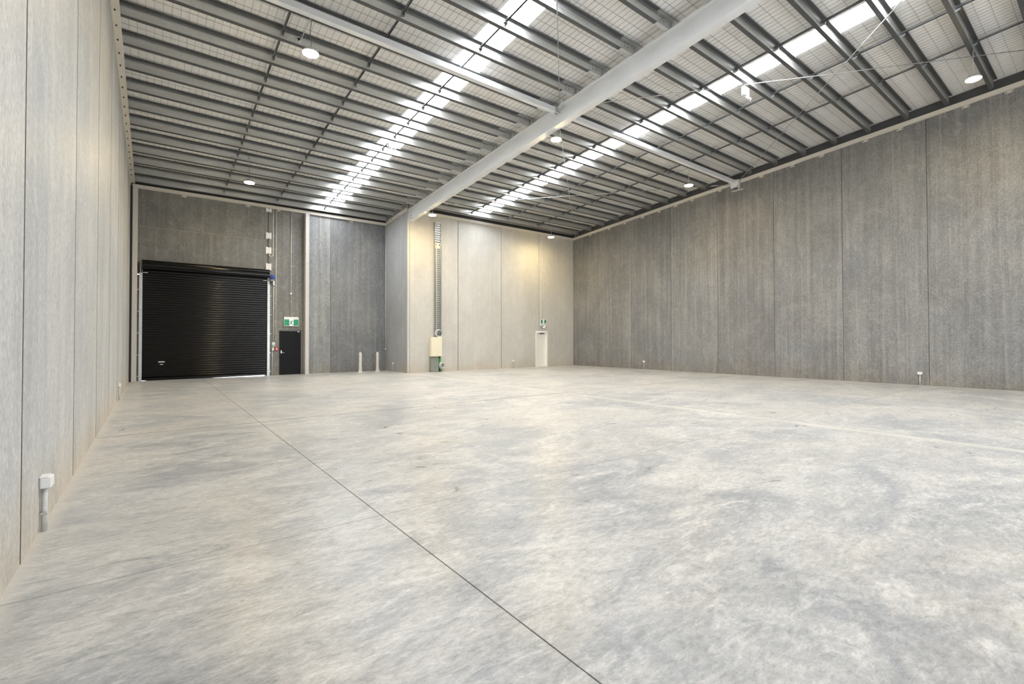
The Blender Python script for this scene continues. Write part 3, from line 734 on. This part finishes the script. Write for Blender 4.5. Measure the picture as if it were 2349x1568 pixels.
conduit('thin white conduit with round joint dropping to the green exit sign over the black door', [(4.915,yf,7.40),(4.915,yf,2.61)], .013, boxes=[(4.915,yf-.01,3.675)], clips=[(4.93,yf,z) for z in (7.0,6.3,5.6,4.9,4.2,3.3)])
conduit('white conduit from the blue motor plug down to the socket', [(4.21,yf,4.16),(4.205,yf,1.50)], .015, clips=[(4.22,yf,z) for z in (3.9,3.0,2.2)])
build_ = build(MB().bbox(4.17, 4.245, YD-.06, YD-.002, 4.0, 4.20, .008), 'isolator_switch', M_whitep, origin=(4.2,YD-.03,4.0)); tag(build_, 'small white isolator box under the blue motor plug', 'switch')
conduit('white conduit from the small green-labelled box down to the floor', [(4.17,yf,1.10),(4.165,yf,.5),(4.16,yf,0)], .013)
t = empty('power_outlet', (4.2, YD-.03, 1.30), 'white double socket on the wall between roller door and black door', 'socket')
build(MB().bbox(4.14, 4.27, YD-.055, YD-.002, 1.29, 1.47, .008), 'casing', M_whitep, t)
build(MB().box(4.155, 4.19, YD-.058, YD-.054, 1.32, 1.35).box(4.215, 4.25, YD-.058, YD-.054, 1.32, 1.35), 'switch_pair', M_black, t)
t = empty('push_button_station', (4.18, YD-.03, 1.1), 'small box with green top button below the double socket', 'switch')
build(MB().bbox(4.145, 4.225, YD-.055, YD-.002, 1.10, 1.245, .006), 'casing', M_whitep, t)
build(MB().box(4.155, 4.215, YD-.059, YD-.054, 1.19, 1.23), 'green_label', plain('pale_green', (.25,.62,.35), .4), t)
t = empty('stop_button', (4.33, YD-.03, 1.16), 'round red emergency stop button left of the black door', 'switch')
build(MB().lathe([(.075,0),(.08,-.03),(.06,-.045)], (4.33,YD-.002,1.155), 20, 'y'), 'button_ring', M_red, t)
build(MB().lathe([(.034,-.045),(.036,-.06),(.02,-.066)], (4.33,YD-.002,1.155), 14, 'y'), 'button_cap', M_whitep, t)
# ------------------------------------------------------------------ black exit door
t = empty('door_2', (4.9, YD, 0), 'black flush exit door in the far wall', 'door', None, 'structure')
build(MB().box(4.445, 4.475, YD-.012, YD+.12, 0, 2.01).box(5.325, 5.352, YD-.012, YD+.12, 0, 2.01).box(4.475, 5.325, YD-.012, YD+.12, 1.985, 2.012), 'frame', M_black, t)
lf = build(MB().bbox(4.478, 5.322, YD-.004, YD+.04, .001, 1.982, .003), 'leaf', M_doorblack, t)
build(MB().bbox(4.505, 4.555, YD-.012, YD-.004, .96, 1.10, .003), 'handle_plate', M_galv2, lf)
build(MB().tube([(4.53,YD-.01,1.0),(4.53,YD-.05,1.0),(4.55,YD-.055,1.0),(4.645,YD-.055,1.0)], .011, 8), 'handle', M_galv2, lf)
build(MB().box(5.20, 5.29, YD-.0055, YD-.004, 1.925, 1.95), 'door_label', M_whitep, lf)
# ------------------------------------------------------------------ exit signs
def fig(mb, X, Y, Z, s):
    """running figure as solid strokes, height s"""
    P = lambda a, b_: (X+a*s, Y, Z+b_*s)
    def st(a, b_, r): mb.tube([P(*a), P(*b_)], r*s, 6)
    mb.lathe([(.085*s,-.004),(.085*s,.004)], P(.12,.90), 12, 'y', False)
    st((.07,.76), (-.06,.42), .085); st((-.05,.42), (.18,.22), .06); st((.18,.22), (.30,.02), .055)
    st((-.06,.42), (-.16,.20), .06); st((-.16,.20), (-.42,.18), .05)
    st((.07,.74), (.28,.58), .045); st((.28,.58), (.40,.66), .04); st((.04,.74), (-.22,.66), .045); st((-.22,.66), (-.28,.50), .04)
t = empty('exit_sign', (4.93, YD-.03, 2.19), 'large green and white running-man exit sign over the black door', 'sign')
build(MB().bbox(4.625, 5.235, YD-.07, YD-.002, 2.19, 2.605, .006), 'casing', M_whitep, t)
build(MB().box(4.64, 4.845, YD-.074, YD-.069, 2.215, 2.495), 'green_panel', M_green, t)
build(MB().box(5.015, 5.22, YD-.074, YD-.069, 2.215, 2.495), 'green_panel', M_green, t)
build(MB().box(4.845, 5.015, YD-.073, YD-.069, 2.215, 2.495), 'white_panel', M_signwhite, t)
mb = MB(); fig(mb, 4.925, YD-.076, 2.225, .26); build(mb, 'running_figure', M_dkgreen, t)
t = empty('exit_sign', (17.77, Y2-.03, 2.30), 'small green running-man exit sign above the white door', 'sign')
build(MB().bbox(17.56, 17.97, Y2-.07, Y2-.002, 2.33, 2.745, .006), 'casing', plain('sign_body', (.62,.66,.68), .4), t)
M_gdeep = plain('sign_green_deep', (.01,.16,.08), .4)
for a_, b2 in ((17.59, 17.70), (17.83, 17.945)): build(MB().box(a_, b2, Y2-.074, Y2-.069, 2.50, 2.70), 'green_panel', M_gdeep, t)
build(MB().box(17.70, 17.83, Y2-.073, Y2-.069, 2.50, 2.70), 'white_panel', M_signwhite, t)
mb = MB(); fig(mb, 17.765, Y2-.076, 2.51, .18); build(mb, 'running_figure', M_green, t)
t = empty('sensor_head', (17.75, Y2-.1, 2.20), 'small white tilted sensor head under the small exit sign', 'sensor')
build(MB().tube([(17.74,Y2-.002,2.33),(17.74,Y2-.06,2.31),(17.745,Y2-.10,2.28)], .014, 8), 'mount', M_bridge, t)
build(MB().tube([(17.70,Y2-.08,2.22),(17.71,Y2-.09,2.235),(17.80,Y2-.16,2.30),(17.81,Y2-.165,2.31)], [.035,.05,.05,.04], 12), 'body', M_whitep, t)
build(MB().tube([(17.685,Y2-.075,2.21),(17.70,Y2-.08,2.22)], [.03,.034], 10), 'lens', M_black, t)
# ------------------------------------------------------------------ white door
t = empty('door_3', (17.67, Y2, 0), 'white door set deep in the pale back wall', 'door', None, 'structure')
build(MB().box(17.225, 17.30, Y2-.035, Y2+.165, 0, 2.05).box(18.045, 18.11, Y2-.035, Y2+.165, 0, 2.05).box(17.30, 18.045, Y2-.035, Y2+.165, 1.99, 2.06), 'frame', M_door_w, t)
lf = build(MB().bbox(17.305, 18.04, Y2+.10, Y2+.14, .002, 1.985, .003), 'leaf', M_door_w, t)
build(MB().box(17.62, 17.90, Y2+.05, Y2+.10, 1.88, 1.95).box(17.70, 17.715, Y2+.02, Y2+.05, 1.92, 1.935), 'door_closer', M_bridge, lf)
build(MB().lathe([(.028,0),(.028,-.035),(.02,-.045)], (17.35,Y2+.10,.96), 12, 'y'), 'handle', M_galv2, lf)
conduit('thin white conduit dropping from the rail to the small exit sign', [(17.60,Y2-.09,7.55),(17.62,Y2-.05,7.35),(17.69,Y2-.02,7.15),(17.72,Y2-.02,7.0),(17.72,Y2-.02,2.74)], .014, clips=[(17.735,Y2-.02,z) for z in (6.6,5.6,4.6,3.6)])
conduit('thin white conduit with round end box in the corner of the return wall', [(XC-.02,23.26,7.38),(XC-.02,23.26,1.14)], .015, boxes=[(XC-.02,23.255,1.10)], clips=[(XC-.02,23.26,z) for z in (6.2,5.0,3.9,2.8,1.9)])
# ------------------------------------------------------------------ floor-level outlets on stub conduits
def stub(p, wall, lab, r=.016, w=.125, h=.085, d=.06):
    """p = foot point on the wall; wall in 'L','R','B','C' (left, right, back, return)"""
    x, y = p
    t = empty('floor_outlet', (x, y, 0), lab, 'socket', 'low wall outlets')
    n = {'L': (1,0), 'R': (-1,0), 'B': (0,-1), 'C': (-1,0)}[wall]
    zc = .355
    def bx(du0, du1, dn0, dn1, z0, z1, c=.004, mb=None):
        mb = mb or MB()
        if n[0]: a, b_ = sorted((x+n[0]*dn0, x+n[0]*dn1)); return mb.bbox(a, b_, y+du0, y+du1, z0, z1, c)
        a, b_ = sorted((y+n[1]*dn0, y+n[1]*dn1)); return mb.bbox(x+du0, x+du1, a, b_, z0, z1, c)
    ca = build(bx(-w/2, w/2, .002, d, zc, zc+h, .008), 'casing', M_whitep, t)
    build(bx(-w/2-.003, w/2+.003, .002, d*.75, zc+h*.98, zc+h*1.06), 'lid', M_whitep, ca)
    mid = .026
    build(MB().tube([(x+n[0]*mid, y+n[1]*mid, 0), (x+n[0]*mid, y+n[1]*mid, zc+.002)], r, 10), 'conduit_stub', M_pvcg, t)
    build(bx(-.026, .026, .002, mid+r*1.05, .135, .155, .002), 'saddle', M_galv, t)
stub((XL, 5.45), 'L', 'white outlet box on a scuffed grey conduit, nearest one on the left wall', .019, .13, .09, .075)
stub((XL, 16.15), 'L', 'white outlet box low on the left wall near its far end')
stub((XC, 22.27), 'C', 'white outlet box low on the silver return wall')
stub((15.61, Y2), 'B', 'white outlet box low on the back wall left of the white door')
stub((XR, 15.44), 'R', 'white outlet box low on the far part of the right wall')
stub((XR, 4.20), 'R', 'white outlet box low on the near part of the right wall')
# ------------------------------------------------------------------ bollards wrapped in film
def bollard(x, y, lab, seed):
    random.seed(seed)
    t = empty('bollard', (x, y, 0), lab, 'bollard', 'film-wrapped bollards')
    prof = [(.14,0),(.13,.01),(.095,.03),(.075,.08),(.070,.2),(.066,.45),(.068,.7),(.066,.86),(.062,.90),(.05,.945),(.025,.97),(.004,.98)]
    build(MB().lathe([(.055,0),(.055,.9),(.03,.93)], (x,y,0), 16), 'post', M_whitep, t)
    mb = MB().lathe(prof, (x,y,0), 18)
    for i, v in enumerate(mb.v):
        k = 1+random.uniform(-.10, .12)*(2 if v[2] < .06 else 1)
        mb.v[i] = (x+(v[0]-x)*k, y+(v[1]-y)*k, v[2] if v[2] < .001 else v[2]+random.uniform(-.008,.008))
    mb.smooth = set()
    build(mb, 'film_wrap', M_wrap, t)
bollard(7.83, 22.56, 'left one of two film-wrapped white bollards by the far wall', 3)
bollard(8.76, 22.80, 'right one of two film-wrapped white bollards, nearer the return wall', 5)
# ------------------------------------------------------------------ cable ladder, switchboard and coils
t = empty('cable_ladder', (10.95, Y2-.04, 1.80), 'galvanised vertical cable ladder on the pale back wall', 'cable ladder')
for xx in (10.77, 11.115): build(MB().box(xx, xx+.012, Y2-.085, Y2-.004, 1.75, 7.29).box(xx if xx < 11 else xx-.012, xx+.024 if xx < 11 else xx+.012, Y2-.085, Y2-.08, 1.75, 7.29), 'side_rail', M_galv2, t)
rp = None
for k in range(9):
    z = 6.36+k*.112
    build(MB().box(10.785, 11.11, Y2-.055, Y2-.035, z, z+.062), 'rung', M_galv2, t)
for k in range(46):
    z = 1.86+k*.092
    build(MB().box(10.785, 11.11, Y2-.040, Y2-.022, z, z+.050), 'rung', M_galv2, t)
build(MB().box(10.79, 11.11, Y2-.03, Y2-.004, 1.8, 6.1), 'tray_back', M_bridge, t)
pl2 = build(MB().bbox(10.785, 11.11, Y2-.07, Y2-.055, 6.03, 6.31, .004), 'cover_plate', M_ivory, t)
for xx in (10.865, 11.05): build(MB().lathe([(.035,0),(.035,-.012)], (xx,Y2-.068,6.205), 12, 'y', False), 'cable_hole', M_black, pl2)
def cable(lab, pts, r, m): 
    t = empty('cable', pts[-1], lab, 'cable'); build(MB().tube(pts, r, 8), 'sheath', m, t)
cable('thick cream cable running down the left side of the cable ladder', [(10.865,Y2-.085,6.20),(10.86,Y2-.10,6.12),(10.86,Y2-.09,5.9),(10.86,Y2-.09,1.72)], .022, M_ivory)
cable('dark cable dropping from the right hole of the cover plate', [(11.05,Y2-.08,6.20),(11.075,Y2-.10,6.12),(11.08,Y2-.08,5.9),(11.08,Y2-.07,1.9)], .012, M_cable)
cable('thin white cable curving from the rail onto the cable ladder top', [(11.06,Y2-.12,7.75),(11.05,Y2-.13,7.6),(11.0,Y2-.13,7.50),(10.88,Y2-.10,7.42),(10.85,Y2-.08,7.30),(10.85,Y2-.085,7.1)], .012, M_ivory)
def coil(x, y, z, R, lab, m, tilt=0, n=5):
    t = empty('cable_coil', (x, y, z-R), lab, 'cable', 'coiled cables')
    random.seed(int(x*10+z*100))
    for k in range(n):
        dr = random.uniform(-.03,.03); dx, dz = random.uniform(-.02,.02), random.uniform(-.02,.02); dy = -.018*k
        pts = [(x+dx+(R+dr)*math.cos(a)*(1-.1*tilt), y+dy+.05*tilt*math.cos(a)+.008*math.sin(3*a+k), z+dz+(R+dr)*math.sin(a)) for a in [2*math.pi*i/28 for i in range(28)]]
        build(MB().tube(pts, .017, 7, closed=True), 'loop', m, t)
coil(10.98, Y2-.10, 1.86, .165, 'coil of pale grey cable hung on the ladder above the switchboard', M_cable, 0, 6)
t = empty('switchboard', (10.8, Y2-.13, .74), 'cream metal switchboard cabinet on the pale back wall', 'cabinet')
build(MB().bbox(10.505, 11.09, Y2-.24, Y2-.06, .752, 1.684, .008), 'body', M_ivory, t)
build(MB().box(10.53, 11.07, Y2-.06, Y2-.001, .78, 1.66), 'back_box', M_ivory, t)
dr_ = build(MB().bbox(10.512, 11.085, Y2-.262, Y2-.243, .758, 1.678, .006), 'door', M_ivory, t)
mb = MB().lathe([(.014,0),(.014,-.008)], (10.83,Y2-.262,.81), 8, 'y', False)
for xx, zz in ((11.03,1.56),(10.96,1.56),(11.03,.86)): mb.lathe([(.006,0),(.006,-.004)], (xx,Y2-.262,zz), 6, 'y', False)
build(mb, 'lock', M_black, dr_)
t = empty('cover_panel', (10.78, Y2-.08, 0), 'grey-green sheet metal cover below the switchboard', 'panel')
build(MB().bbox(10.535, 10.95, Y2-.17, Y2-.002, 0, .745, .004), 'sheet', M_sheet, t)
build(MB().tube([(10.70,Y2-.173,.50),(10.73,Y2-.173,.52)], .007, 5).tube([(10.72,Y2-.173,.21),(10.80,Y2-.173,.28)], .008, 5), 'dent', M_bridge, t)
t = empty('conduit_riser', (11.05, Y2-.05, 0), 'dark channel with bright green conduits right of the sheet cover', 'conduit')
build(MB().box(10.98, 11.13, Y2-.03, Y2-.002, 0, .74), 'backing', M_black, t)
for xx in (11.04, 11.10): build(MB().tube([(xx,Y2-.06,.0),(xx,Y2-.06,.68)], .023, 10), 'green_pipe', M_greenp, t)
coil(11.13, Y2-.13, .30, .15, 'coil of pale grey cable standing at the foot of the wall', M_cable, 1, 6)
